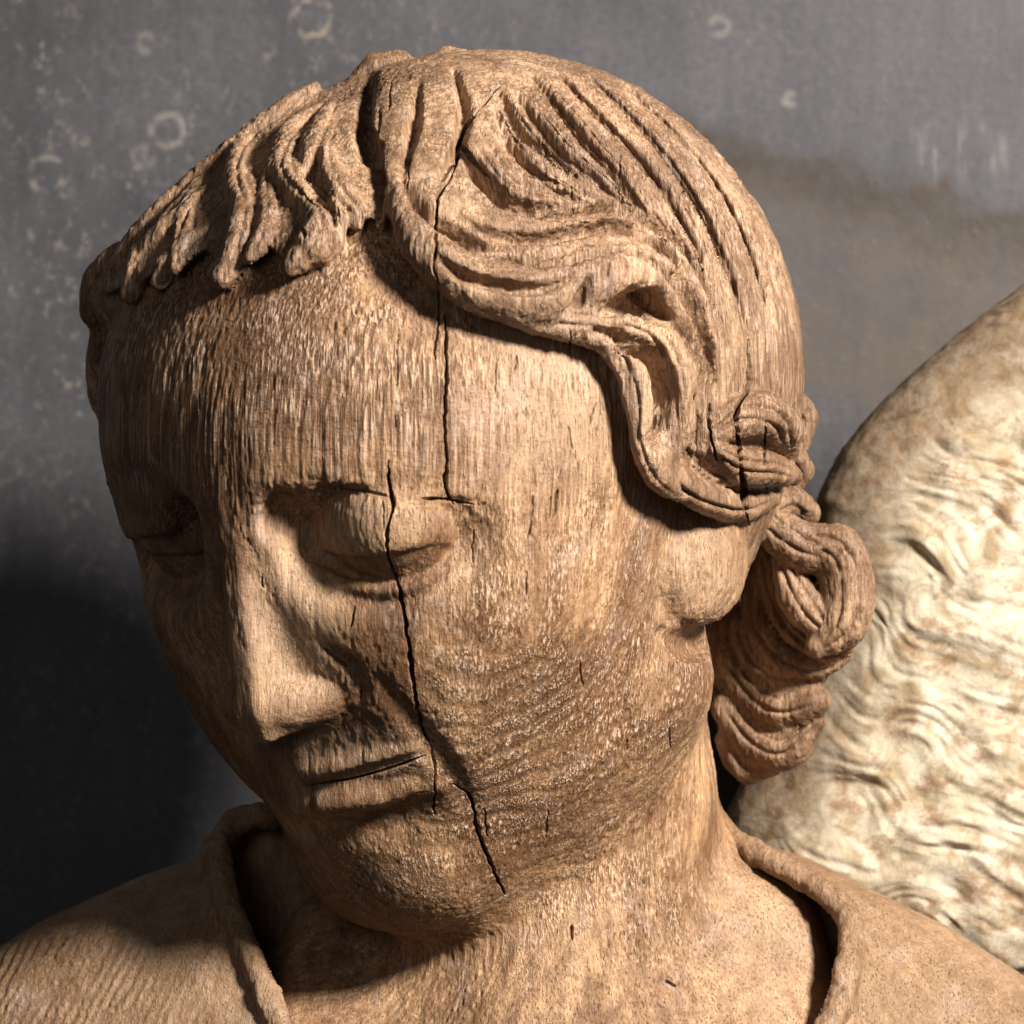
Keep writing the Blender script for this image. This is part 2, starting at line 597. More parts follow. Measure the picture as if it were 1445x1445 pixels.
# grooves between the strands
GRV = [
    ([(705, 123), (722, 155), (740, 185), (781, 218), (820, 250)], (3, 7, 8, 6, 2)),
    ([(653, 206), (684, 248), (715, 279), (757, 290), (800, 286)], (5, 11, 12, 10, 3)),
    ([(701, 151), (715, 185), (745, 225), (790, 262), (840, 290)], (3, 7, 8, 6, 2)),
    ([(729, 126), (760, 165), (800, 212), (850, 252), (905, 300)], (3, 9, 10, 8, 2)),
    ([(753, 102), (791, 144), (835, 200), (880, 250), (930, 320)], (3, 9, 11, 9, 2)),
    ([(790, 100), (850, 160), (905, 215), (950, 275), (990, 345), (1015, 410)], (3, 8, 11, 11, 8, 2)),
    ([(835, 105), (895, 160), (950, 225), (1000, 300), (1035, 380), (1062, 470)], (3, 9, 11, 12, 10, 3)),
    ([(890, 122), (960, 188), (1020, 262), (1062, 345), (1092, 450)], (3, 8, 10, 10, 4)),
    ([(860, 262), (910, 310), (955, 365), (990, 430), (1010, 500)], (2, 7, 9, 8, 3)),
    ([(960, 150), (1030, 225), (1080, 310), (1108, 400)], (2, 6, 7, 3)),
    ([(578, 258), (598, 295), (625, 320), (660, 332), (715, 346)], (5, 11, 14, 9, 3)),
    ([(650, 345), (700, 362), (760, 372), (810, 360), (870, 345), (930, 365), (990, 430)], (2, 5, 7, 8, 8, 6, 2)),
    ([(852, 440), (885, 427), (915, 430), (942, 450)], (4, 12, 15, 6)),
    ([(845, 466), (885, 478), (918, 510), (932, 560), (928, 622)], (5, 11, 15, 15, 9)),
    ([(520, 112), (512, 160), (516, 210), (524, 262), (528, 310)], (4, 9, 11, 9, 3)),
    ([(446, 205), (436, 235), (446, 262), (468, 290), (474, 320)], (5, 9, 8, 5, 2)),
    ([(640, 95), (655, 140), (650, 190), (622, 250)], (3, 7, 7, 3)),
    ([(590, 110), (585, 160), (575, 210), (566, 250)], (2, 6, 7, 3)),
    ([(940, 380), (985, 440), (1010, 510), (1015, 560)], (2, 7, 8, 3)),
    ([(640, 300), (700, 328), (770, 334), (840, 318), (910, 326), (968, 388), (1005, 470)], (2, 6, 8, 8, 8, 7, 2)),
    ([(730, 296), (795, 304), (860, 290), (930, 312), (985, 370), (1020, 452)], (2, 6, 7, 7, 7, 2)),
    ([(610, 352), (650, 388), (710, 404), (770, 404), (820, 384)], (2, 6, 7, 6, 2)),
    ([(836, 392), (826, 420), (802, 446)], (4, 9, 4)),
    ([(985, 560), (985, 600), (995, 640), (1020, 670)], (4, 9, 9, 4)),
]
GP = []
for uv, r in GRV:
    P, n = on(uv, 2, step=24.0)
    GP.append((P, rads(len(P), *r) * 1.45, n))
for P, r, n in GP:
    H.tube(P, r, 6, 's', sq=(n, 0.36))
# ------------------------------------------------------------------ robe
R = Field()
RIM = [(520, 1185), (430, 1158), (372, 1152), (330, 1162), (308, 1195), (316, 1255), (346, 1335), (378, 1405), (420, 1500), (560, 1640), (1000, 1640), (1130, 1500),
       (1172, 1440), (1196, 1365), (1200, 1305), (1165, 1262), (1098, 1222), (1028, 1188)]
R.ell(unproj(690, 1990, -60), (1110, 330, 850))
R.tube([unproj(300, 1330, 0), unproj(345, 1240, -20), unproj(370, 1180, -60)], [60, 45, 26], k=60)
R.tube([unproj(1250, 1400, -20), unproj(1200, 1320, -40), unproj(1120, 1250, -80), unproj(1040, 1205, -120)], [60, 40, 30, 22], k=50)
R.tube([unproj(335, 1190, -90), unproj(420, 1172, -160), unproj(600, 1160, -230), unproj(900, 1170, -230), unproj(1025, 1205, -150)], [34, 34, 34, 34, 26], k=30)
OPEN = RIM + [(900, 1120), (600, 1100)]


def opening(P):
    u, v = proj(P)
    return smax(poly_sd(u, v, OPEN), -90 - P[:, 1], 10)


RP, RN, RH = R.cast(crom(RIM, 22))
R.add(opening, (-480, -110, -1000), (520, 400, -380), k=8, mode='s')
RP[:, 1] = np.clip(RP[:, 1], -120, None)
COLLAR = 5
R.tube(RP + RN * 2, np.full(len(RP), 19.0), 8, tag=COLLAR)

# ------------------------------------------------------------------ wing
WG = Field()
WOUT = crom([(1700, 230), (1445, 402), (1340, 482), (1250, 562), (1187, 635), (1154, 700), (1140, 800), (1108, 950), (1048, 1100), (1010, 1200), (1040, 1330),
             (1250, 1420), (1700, 1560)], 40)


def wingfn(P):
    u, v = proj(P)
    m = poly_sd(u, v, WOUT)
    front = -330 + 120 * (1 - np.exp(np.minimum(m, 0) / 80))
    return smax(smax(m * 0.8, (P[:, 1] - front) * 0.8, 30), -470 - P[:, 1], 30)


WG.add(wingfn, (280, -490, -960), (1240, -170, 700))

# ------------------------------------------------------------------ noise, refinement, fine carving


def _h(i, j, k, seed):
    h = (i.astype(np.uint32) * np.uint32(374761393)) ^ (j.astype(np.uint32) * np.uint32(668265263)) ^ (k.astype(np.uint32) * np.uint32(2147483647)) ^ np.uint32(seed * 974711)
    h = (h ^ (h >> np.uint32(13))) * np.uint32(1274126177)
    h = h ^ (h >> np.uint32(16))
    return (h & np.uint32(0xffff)).astype(f32) / f32(32767.5) - f32(1)


def noise(P, sc3, seed=1):
    q = (P / np.array(sc3, f32)).astype(f32) + f32(1000)
    fl = np.floor(q)
    fr = q - fl
    fr = fr * fr * (3 - 2 * fr)
    i, j, k = (fl[:, c].astype(np.int64) for c in range(3))
    out = np.zeros(len(P), f32)
    for a in (0, 1):
        wa = fr[:, 0] if a else 1 - fr[:, 0]
        for b in (0, 1):
            wb = fr[:, 1] if b else 1 - fr[:, 1]
            for c in (0, 1):
                wc = fr[:, 2] if c else 1 - fr[:, 2]
                out += wa * wb * wc * _h(i + a, j + b, k + c, seed)
    return out


def refine(V, Q, sel, extra=(), flab=None):
    """split the selected quads in four; untouched neighbours keep straight edges, so no gaps open"""
    qs = Q[sel]
    keep = Q[~sel]
    n = len(V)
    e = np.concatenate([qs[:, [i, (i + 1) % 4]] for i in range(4)])
    e.sort(axis=1)
    key = e[:, 0].astype(np.int64) * n + e[:, 1]
    uk, inv = np.unique(key, return_inverse=True)
    ea, eb = uk // n, uk % n
    m = len(qs)
    ev = (n + inv).reshape(4, m)
    cv = n + len(uk) + np.arange(m)

    def ext(A):
        return np.concatenate([A, (A[ea] + A[eb]) * 0.5, A[qs].mean(1)])
    # edges shared with an unrefined quad are used once only here: freeze them
    cnt = np.bincount(inv, minlength=len(uk))
    V2 = ext(V)
    fz = np.concatenate([np.zeros(n, bool), cnt < 2, np.zeros(m, bool)])
    new = [np.stack([qs[:, i], ev[i], cv, ev[(i + 3) % 4]], 1) for i in range(4)]
    if flab is not None:
        flab = np.concatenate([flab[~sel]] + [flab[sel]] * 4)
    return V2, np.concatenate([keep] + new), fz, [ext(A) for A in extra], flab


def tidy(Q, fl, home):
    """every part keeps one connected piece; stray flecks go to the part they touch"""
    n = int(Q.max()) + 1
    for _ in range(3):
        par = list(range(len(Q)))

        def find(a):
            while par[a] != a:
                par[a] = par[par[a]]
                a = par[a]
            return a
        seen = {}
        key = (Q.astype(np.int64) + fl[:, None].astype(np.int64) * n)
        for i, ks in enumerate(key.tolist()):
            for k in ks:
                j = seen.get(k)
                if j is None:
                    seen[k] = i
                else:
                    a, b = find(i), find(j)
                    if a != b:
                        par[a] = b
        root = np.array([find(i) for i in range(len(Q))])
        ids, inv, cnt = np.unique(root, return_inverse=True, return_counts=True)
        lab_of = fl[ids]
        best = {}
        for k in range(len(ids)):
            l = int(lab_of[k])
            if l not in best or cnt[k] > cnt[best[l]]:
                best[l] = k
        stray = [k for k in range(len(ids)) if best[int(lab_of[k])] != k]
        if not stray:
            break
        vl = np.zeros(n, np.int64)
        order = np.argsort(inv, kind='stable')
        start = np.concatenate([[0], np.cumsum(cnt)])
        vert_lab = {}
        st = np.zeros(len(ids), bool)
        st[stray] = True
        okf = ~st[inv]
        for c in range(4):
            vl[Q[okf, c]] = fl[okf] + 1
        for k in stray:
            fs = order[start[k]:start[k + 1]]
            near = vl[np.unique(Q[fs])]
            near = near[near > 0] - 1
            fl[fs] = np.bincount(near).argmax() if len(near) else home
    return fl


def seg_dist(u, v, pts):
    best = np.full(u.shape, 1e9, f32)
    tt = np.zeros(u.shape, f32)
    L = len(pts) - 1
    for i in range(L):
        ax, ay = pts[i]
        ex, ey = pts[i + 1][0] - ax, pts[i + 1][1] - ay
        t = np.clip(((u - ax) * ex + (v - ay) * ey) / (ex * ex + ey * ey + 1e-6), 0, 1)
        q = (u - ax - t * ex) ** 2 + (v - ay - t * ey) ** 2
        m = q < best
        best = np.where(m, q, best)
        tt = np.where(m, (i + t) / L, tt)
    return np.sqrt(best), tt


AXIS = (-350.0, -900.0)      # pith of the log the figure was carved from (x, d)


def ring(P):
    wx = noise(P, (130, 130, 260), 5) * 16 + noise(P, (40, 40, 120), 6) * 4
    return np.sqrt((P[:, 0] - AXIS[0]) ** 2 + (P[:, 1] - AXIS[1]) ** 2) + wx


def wood_relief(P, amp=1.0):
    """weathered oak: smooth latewood, earlywood bands pitted along the fibre"""
    r = ring(P)
    ph = np.mod(r / 17.0, 1.0)
    early = np.clip(np.minimum(ph, 1 - ph) * -9 + 2.6, 0, 1)
    big = noise(P, (70, 70, 120), 14)
    fib = noise(P, (3.4, 3.4, 85), 11)
    fib2 = noise(P, (6.0, 6.0, 140), 12)
    dash = noise(P, (3.6, 3.6, 10), 13)
    mid = noise(P, (15, 15, 34), 15)
    lump = noise(P, (36, 36, 46), 16)
    up = np.clip((P[:, 2] - 20) / 160 + 0.5, 0, 1)           # long open fibre on the forehead, short pitted figure lower down
    h = fib * (0.5 + 0.75 * up) * (0.8 + 0.9 * big) + fib2 * (0.45 + 0.35 * up) + 0.45 * mid + 1.0 * lump
    h += (0.35 + 0.65 * early) * (1.7 * dash - 0.3) * (1.0 - 0.6 * up) * np.clip(0.65 + 1.1 * big, 0.1, 1.3)
    h -= 3.2 * np.clip(noise(P, (4.5, 4.5, 18), 17) - 0.5, 0, 1)
    return h * amp


def strand_scores():
    """shallow gouge lines that follow the strands"""
    out = []
    fl = [GRV[i][0] for i in (1, 0, 2, 3, 4, 5, 6, 7)] + [[(940, 130), (1015, 200), (1075, 290), (1110, 400), (1122, 490)]]
    rs = [np.stack([np.interp(np.linspace(0, 1, 14), np.linspace(0, 1, len(crom(c, 10))), crom(c, 10)[:, k]) for k in (0, 1)], 1) for c in fl]
    for a_, b_ in zip(rs[:-1], rs[1:]):
        for t in (0.18, 0.36, 0.55, 0.78):
            wob = np.sin(np.linspace(0, 5, 14) + t * 9)[:, None] * 2.5
            out.append((a_ * (1 - t) + b_ * t + wob, 2.9, 3.8, None))
    for (tag, uv, r), kind in zip(CURVES, LOCKS):
        c = crom(uv, 12)
        rr = rads(len(c), *r)
        t = np.gradient(c, axis=0)
        nn = np.stack([-t[:, 1], t[:, 0]], 1)
        nn /= np.linalg.norm(nn, axis=1, keepdims=True) + 1e-6
        for k in (() if len(uv) > 9 else (-0.42, 0.2) if max(r) > 22 else (0.3,)):
            wob = np.sin(np.arange(len(c)) * 0.7 + k * 20)[:, None] * 1.5
            out.append((c + nn * (rr * k)[:, None] + wob, 3.2, 7.0 if kind == 'curl' else 4.6, tag))
    return out


CRACKS = [
    ([(705, 123), (678, 152), (653, 189), (646, 215), (643, 234), (630, 258), (618, 279), (615, 310), (616, 345), (612, 375), (618, 402)], 2.6, 16),
    ([(617, 400), (620, 440), (615, 480), (613, 512)], 1.6, 9),
    ([(628, 444), (630, 520), (628, 600), (631, 650), (628, 688), (640, 712)], 2.8, 18),
    ([(548, 650), (549, 690), (554, 706), (551, 730), (545, 755), (549, 790), (558, 812), (563, 832), (570, 870), (577, 915), (583, 960), (589, 1000), (597, 1030), (606, 1048)], 3.3, 22),
    ([(606, 1048), (612, 1075), (614, 1100), (612, 1152)], 1.6, 10),
    ([(640, 1106), (660, 1120), (668, 1136), (672, 1165), (684, 1197), (700, 1236), (713, 1262)], 3.0, 18),
    ([(1056, 480), (1056, 545), (1041, 572), (1040, 600), (1046, 650), (1050, 700), (1058, 742)], 4.2, 26),
    ([(1081, 596), (1079, 656)], 2.2, 14),
    ([(1002, 570), (1001, 605), (1012, 650)], 3.0, 16),
    ([(1083, 370), (1081, 420)], 2.2, 10),
    ([(596, 703), (625, 705), (668, 712)], 2.0, 10),
    ([(480, 690), (520, 694), (548, 700)], 1.6, 7),
    ([(652, 205), (668, 228), (690, 250)], 3.5, 14),
    ([(786, 692), (783, 728)], 1.8, 9), ([(752, 700), (750, 742), (744, 760)], 1.3, 6), ([(838, 575), (833, 600)], 1.3, 6), ([(561, 470), (560, 545)], 1.1, 4),
    ([(700, 500), (699, 556)], 1.1, 5),
    ([(940, 1384), (954, 1392)], 3.0, 9), ([(806, 1306), (808, 1326)], 2.4, 7), ([(428, 322), (430, 336)], 4.0, 10), ([(476, 292), (480, 316)], 2.2, 9),
    ([(455, 914), (490, 940)], 2.0, 8), ([(500, 855), (494, 885)], 1.6, 7), ([(440, 1108), (500, 1098), (560, 1081), (600, 1066)], 2.2, 10),
]
_rg = np.random.default_rng(7)
for _ in range(26):
    u_, v_ = _rg.uniform(230, 1100), _rg.uniform(110, 1260)
    if u_ > 880 and 680 < v_ < 930:
        continue
    L_ = _rg.uniform(14, 48)
    dx_ = _rg.normal(0, 0.05) * L_
    CRACKS.append(([(u_, v_), (u_ + dx_ + _rg.normal(0, 1), v_ + L_ * 0.5), (u_ + 2 * dx_, v_ + L_)], _rg.uniform(0.9, 1.5), _rg.uniform(3, 7)))
CRACKS = [(crom(c, 8), w_, d_) for c, w_, d_ in CRACKS]


def finish(F, V, Q, amp_of, cracks=(), labels=True):
    V = smooth(V, Q, 1, 0.35)
    lab = F.ev(V, True)[1] if labels else np.zeros(len(V), np.int32)
    N = normals(V, Q)
    u, v = proj(V)
    vis = (N[:, 1] > -0.15) & (u > -30) & (u < 1475) & (v > -30) & (v < 1475)
    sel = vis[Q].all(1)
    flab = lab[Q[:, 0]].copy()
    if labels:
        far = to_local(V[Q[:, 0]])[:, 1] < 0
        flab[(flab == EYE) & far] = 6
        flab = tidy(Q, flab, 0)
    n0 = len(lab)
    V, Q, fz, _, flab = refine(V, Q, sel, [], flab)
    # labels of new vertices: take them from the field again
    lab = np.concatenate([lab, F.ev(V[n0:], True)[1] if labels else np.zeros(len(V) - n0, np.int32)])
    V1 = smooth(V, Q, 1, 0.5)
    V1[fz] = V[fz]
    V = V1
    N = normals(V, Q)
    h = amp_of(V.astype(f32), lab, N)
    h[fz] = 0
    V = V + N * h[:, None]
    if cracks:
        for lev in range(2):
            u, v = proj(V)
            near = np.zeros(len(V), bool)
            for pts, w_, d_ in cracks:
                if lev == 1 and w_ < 2:
                    continue
                c = np.asarray(pts)
                bb = (u > c[:, 0].min() - 10) & (u < c[:, 0].max() + 10) & (v > c[:, 1].min() - 10) & (v < c[:, 1].max() + 10)
                ix = np.nonzero(bb)[0]
                dd, _ = seg_dist(u[ix], v[ix], pts)
                near[ix[dd < w_ + (6 if lev == 0 else 3)]] = True
            near &= N[:, 1] > -0.1
            sel = near[Q].all(1)
            V, Q, fz, (N,), flab = refine(V, Q, sel, [N], flab)
        u, v = proj(V)
        jit = noise(np.stack([u * 0, v, u * 0], 1).astype(f32), (9, 7, 9), 31) * 1.2
        dep = np.zeros(len(V), f32)
        for pts, w_, d_ in cracks:
            c = np.asarray(pts)
            bb = (u > c[:, 0].min() - 10) & (u < c[:, 0].max() + 10) & (v > c[:, 1].min() - 10) & (v < c[:, 1].max() + 10)
            ix = np.nonzero(bb)[0]
            dd, tt = seg_dist(u[ix] + jit[ix], v[ix], pts)
            ww_ = w_ * (0.35 + 0.65 * np.clip(np.minimum(tt, 1 - tt) * 7, 0, 1)) * (0.8 + 0.35 * noise(np.stack([u[ix] * 0, v[ix], u[ix] * 0], 1), (9, 16, 9), 33))
            k = np.clip(1.25 - dd / np.maximum(ww_, 0.3), 0, 1)
            dep[ix] = np.maximum(dep[ix], d_ * k * (N[ix, 1] > -0.1))
        dep[fz] = 0
        V = V - N * dep[:, None]
    return V, Q, flab


# ------------------------------------------------------------------ materials


class Mat:
    def __init__(self, name):
        self.m = bpy.data.materials.new(name)
        self.m.use_nodes = True
        self.t = self.m.node_tree
        self.b = self.t.nodes['Principled BSDF']
        self.out = self.t.nodes['Material Output']

    def n(self, typ, ins=None, **kw):
        nd = self.t.nodes.new(typ)
        for k, v in kw.items():
            setattr(nd, k, v)
        for k, v in (ins or {}).items():
            if hasattr(v, 'is_output'):
                self.t.links.new(v, nd.inputs[k])
            else:
                nd.inputs[k].default_value = v
        return nd

    def math(self, op, a, b=0.0, c=None, clamp=False):
        d = {0: a, 1: b}
        if c is not None:
            d[2] = c
        return self.n('ShaderNodeMath', d, operation=op, use_clamp=clamp).outputs[0]

    def vmath(self, op, a, b):
        return self.n('ShaderNodeVectorMath', {0: a, 1: b}, operation=op).outputs[0]

    def noise(self, vec, scale=1.0, detail=4.0, rough=0.55, dist=0.0):
        return self.n('ShaderNodeTexNoise', {'Vector': vec, 'Scale': scale, 'Detail': detail, 'Roughness': rough, 'Distortion': dist}).outputs[0]

    def ramp(self, fac, *stops):
        nd = self.n('ShaderNodeValToRGB', {0: fac})
        e = nd.color_ramp.elements
        while len(e) < len(stops):
            e.new(0.5)
        for el, (p, c) in zip(e, stops):
            el.position = p
            el.color = (c, c, c, 1) if not isinstance(c, tuple) else (*c, 1)
        return nd.outputs[0]

    def mix(self, fac, a, b, mode='MIX'):
        nd = self.n('ShaderNodeMix', data_type='RGBA', blend_type=mode)
        for sock, v in ((nd.inputs[0], fac), (nd.inputs[6], a), (nd.inputs[7], b)):
            if hasattr(v, 'is_output'):
                self.t.links.new(v, sock)
            else:
                sock.default_value = v if not isinstance(v, tuple) else (*v, 1)
        return nd.outputs[2]

    def link(self, a, b):
        self.t.links.new(a, b)


def px_coords(M):
    """position in sculpting units"""
    g = M.n('ShaderNodeNewGeometry')
    v = M.vmath('SUBTRACT', g.outputs['Position'], (0, 0, HZ))
    return M.n('ShaderNodeVectorMath', {0: v, 'Scale': 1.0 / S}, operation='SCALE').outputs[0]


def wood_material(name, pale, tan, brown, dark, rough=0.46, bump=0.75, stain=0.55, rings=0.36, palest=(0.76, 0.555, 0.405), long_fibre=1.0, fleck=0.12, patina=False):
    M = Mat(name)
    p = px_coords(M)
    warp = M.n('ShaderNodeTexNoise', {'Vector': p, 'Scale': 0.006, 'Detail': 3.0}).outputs[1]
    pw = M.vmath('ADD', p, M.vmath('MULTIPLY', M.vmath('SUBTRACT', warp, (0.5, 0.5, 0.5)), (40, 40, 40)))
    # growth rings round the pith
    d2 = M.vmath('MULTIPLY', M.vmath('SUBTRACT', pw, (AXIS[0], -AXIS[1], 0)), (1, 1, 0))
    r = M.n('ShaderNodeVectorMath', {0: d2}, operation='LENGTH').outputs['Value']
    ph = M.math('FRACT', M.math('DIVIDE', r, 17.0))
    ringv = M.math('ABSOLUTE', M.math('SUBTRACT', ph, 0.5))
    fine = M.noise(M.vmath('MULTIPLY', p, (0.33, 0.33, 0.035)), 1.0, 5.0, 0.6)
    pore = M.noise(M.vmath('MULTIPLY', p, (0.42, 0.42, 0.075)), 1.0, 3.0, 0.6)
    broad = M.noise(M.vmath('MULTIPLY', p, (1, 1, 0.5)), 0.008, 5.0, 0.62, 0.4)
    blot = M.noise(M.vmath('MULTIPLY', p, (1, 1, 0.7)), 0.02, 6.0, 0.65, 0.6)
    streak = M.noise(M.vmath('MULTIPLY', p, (0.055, 0.055, 0.0045)), 1.0, 4.0, 0.6)
    c = M.mix(M.ramp(fine, (0.32, 0.0), (0.66, 1.0)), tan, pale)
    c = M.mix(M.math('MULTIPLY', M.ramp(streak, (0.42, 0.0), (0.66, 1.0)), 0.68), c, brown)
    c = M.mix(M.math('MULTIPLY', M.ramp(broad, (0.38, 0.0), (0.58, 1.0)), stain), c, brown)
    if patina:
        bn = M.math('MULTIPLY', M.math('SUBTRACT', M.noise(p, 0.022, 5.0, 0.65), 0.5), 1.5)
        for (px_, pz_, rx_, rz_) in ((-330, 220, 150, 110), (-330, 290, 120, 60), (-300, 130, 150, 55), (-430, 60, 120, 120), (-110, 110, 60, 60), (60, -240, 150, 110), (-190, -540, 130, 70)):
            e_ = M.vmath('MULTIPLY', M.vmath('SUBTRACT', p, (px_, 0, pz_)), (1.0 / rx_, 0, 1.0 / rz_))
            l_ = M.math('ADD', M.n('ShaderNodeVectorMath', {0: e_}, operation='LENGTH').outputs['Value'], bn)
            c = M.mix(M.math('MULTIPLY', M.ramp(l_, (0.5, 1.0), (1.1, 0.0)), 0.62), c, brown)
    c = M.mix(M.math('MULTIPLY', M.ramp(blot, (0.55, 0.0), (0.72, 1.0)), 0.45), c, (0.43, 0.325, 0.285))
    c = M.mix(M.math('MULTIPLY', M.ramp(ringv, (0.0, 1.0), (0.16, 0.0)), rings), c, brown)
    pm = M.math('MULTIPLY', M.ramp(pore, (0.31, 1.0), (0.42, 0.0)), M.ramp(M.noise(p, 0.013, 3.0), (0.35, 0.25), (0.6, 1.0)))
    c = M.mix(M.math('MULTIPLY', pm, 0.85), c, dark)
    # open long fibre in weathered patches (upper part), short flecked figure (lower part)
    zz = M.n('ShaderNodeSeparateXYZ', {0: p}).outputs[2]
    up = M.ramp(M.math('DIVIDE', M.math('ADD', zz, 150.0), 400.0, clamp=True), (0.25, 0.0), (0.7, 1.0))
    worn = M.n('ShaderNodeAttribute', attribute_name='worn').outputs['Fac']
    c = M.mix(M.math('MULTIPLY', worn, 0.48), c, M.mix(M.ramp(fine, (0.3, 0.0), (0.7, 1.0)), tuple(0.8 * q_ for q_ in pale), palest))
    lfn = M.noise(M.vmath('MULTIPLY', p, (0.25, 0.25, 0.0065)), 1.0, 3.0, 0.5, 0.25)
    lpm = M.math('MULTIPLY', M.ramp(M.noise(M.vmath('MULTIPLY', p, (0.009, 0.009, 0.02)), 1.0, 4.0, 0.6), (0.40, 0.15), (0.56, 1.0)), M.math('MULTIPLY', M.math('ADD', M.math('MULTIPLY', up, 0.8), 0.2), M.math('SUBTRACT', long_fibre, M.math('MULTIPLY', worn, 0.6 * long_fibre))))
    c = M.mix(M.math('MULTIPLY', M.math('MULTIPLY', M.ramp(lfn, (0.42, 1.0), (0.51, 0.0)), lpm), 0.75), c, brown)
    c = M.mix(M.math('MULTIPLY', M.math('MULTIPLY', M.ramp(lfn, (0.52, 0.0), (0.60, 1.0)), lpm), 0.45), c, palest)
    fdn = M.noise(M.n('ShaderNodeVectorMath', {0: M.vmath('MULTIPLY', p, (0.23, 0.23, 0.075)), 'Scale': 1.0}, operation='SCALE').outputs[0], 1.0, 3.0, 0.55, 0.3)
    fd2 = M.noise(M.vmath('MULTIPLY', p, (0.42, 0.42, 0.12)), 1.0, 2.0, 0.5, 0.3)
    fdn = M.mix(M.ramp(M.noise(p, 0.02, 2.0), (0.45, 0.0), (0.55, 1.0)), fdn, fd2)
    fpm = M.math('MULTIPLY', M.ramp(M.noise(p, 0.012, 3.0, 0.6), (0.34, 0.2), (0.56, 1.0)), M.math('ADD', M.n('ShaderNodeAttribute', attribute_name='fleck').outputs['Fac'], fleck, clamp=True))
    fpm = M.math('MULTIPLY', fpm, M.ramp(ringv, (0.05, 0.3), (0.3, 1.0)))
    c = M.mix(M.math('MULTIPLY', M.math('MULTIPLY', M.ramp(fdn, (0.40, 1.0), (0.49, 0.0)), fpm), 0.7), c, brown)
    c = M.mix(M.math('MULTIPLY', M.math('MULTIPLY', M.ramp(fdn, (0.53, 0.0), (0.62, 1.0)), fpm), 0.75), c, palest)
    M.link(c, M.b.inputs['Base Color'])
    hgt = M.math('ADD', M.math('MULTIPLY', fine, 0.7), M.math('MULTIPLY', pm, -0.8))
    hgt = M.math('ADD', hgt, M.math('MULTIPLY', M.math('MULTIPLY', lfn, lpm), 1.7))
    hgt = M.math('ADD', hgt, M.math('MULTIPLY', M.math('MULTIPLY', fdn, fpm), 1.9))
    hgt = M.math('ADD', hgt, M.math('MULTIPLY', M.noise(p, 0.22, 4.0, 0.7), 0.5))
    bp = M.n('ShaderNodeBump', {'Strength': bump, 'Distance': 4.0 * S, 'Height': hgt})
    M.link(bp.outputs[0], M.b.inputs['Normal'])
    M.link(M.ramp(blot, (0.3, rough + 0.12), (0.7, rough - 0.08)), M.b.inputs['Roughness'])
    M.b.inputs['Specular IOR Level'].default_value = 0.5
    return M.m


wood = wood_material('weathered_oak', (0.59, 0.372, 0.212), (0.355, 0.187, 0.084), (0.12, 0.05, 0.017), (0.04, 0.02, 0.008), stain=0.8, patina=True)
wood_hair = wood_material('weathered_oak_hair', (0.60, 0.395, 0.255), (0.345, 0.196, 0.105), (0.105, 0.048, 0.019), (0.035, 0.018, 0.009), stain=0.8, long_fibre=0.55, fleck=0.18)
wood_robe = wood_material('weathered_oak_robe', (0.42, 0.27, 0.165), (0.30, 0.18, 0.10), (0.17, 0.09, 0.04), (0.06, 0.03, 0.015), rough=0.62, rings=0.2, palest=(0.5, 0.36, 0.25), fleck=0.35)


def wing_material():
    M = Mat('worn_paint_wing')
    p = px_coords(M)
    a = M.noise(p, 0.016, 6.0, 0.62, 1.2)
    b = M.noise(M.vmath('MULTIPLY', p, (1, 1, 1.3)), 0.02, 7.0, 0.68, 0.25)
    c = M.mix(M.ramp(a, (0.38, 0.0), (0.60, 1.0)), (0.34, 0.265, 0.17), (0.57, 0.515, 0.415))
    c = M.mix(M.math('MULTIPLY', M.ramp(b, (0.51, 0.0), (0.63, 1.0)), 0.8), c, (0.25, 0.15, 0.085))
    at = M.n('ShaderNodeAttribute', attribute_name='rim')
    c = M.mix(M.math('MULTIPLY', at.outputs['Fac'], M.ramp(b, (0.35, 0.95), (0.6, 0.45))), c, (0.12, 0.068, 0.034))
    M.link(c, M.b.inputs['Base Color'])
    bp = M.n('ShaderNodeBump', {'Strength': 0.7, 'Distance': 4 * S, 'Height': M.noise(p, 0.07, 7.0, 0.7, 0.3)})
    M.link(bp.outputs[0], M.b.inputs['Normal'])
    M.b.inputs['Roughness'].default_value = 0.85
    M.b.inputs['Specular IOR Level'].default_value = 0.2
    return M.m


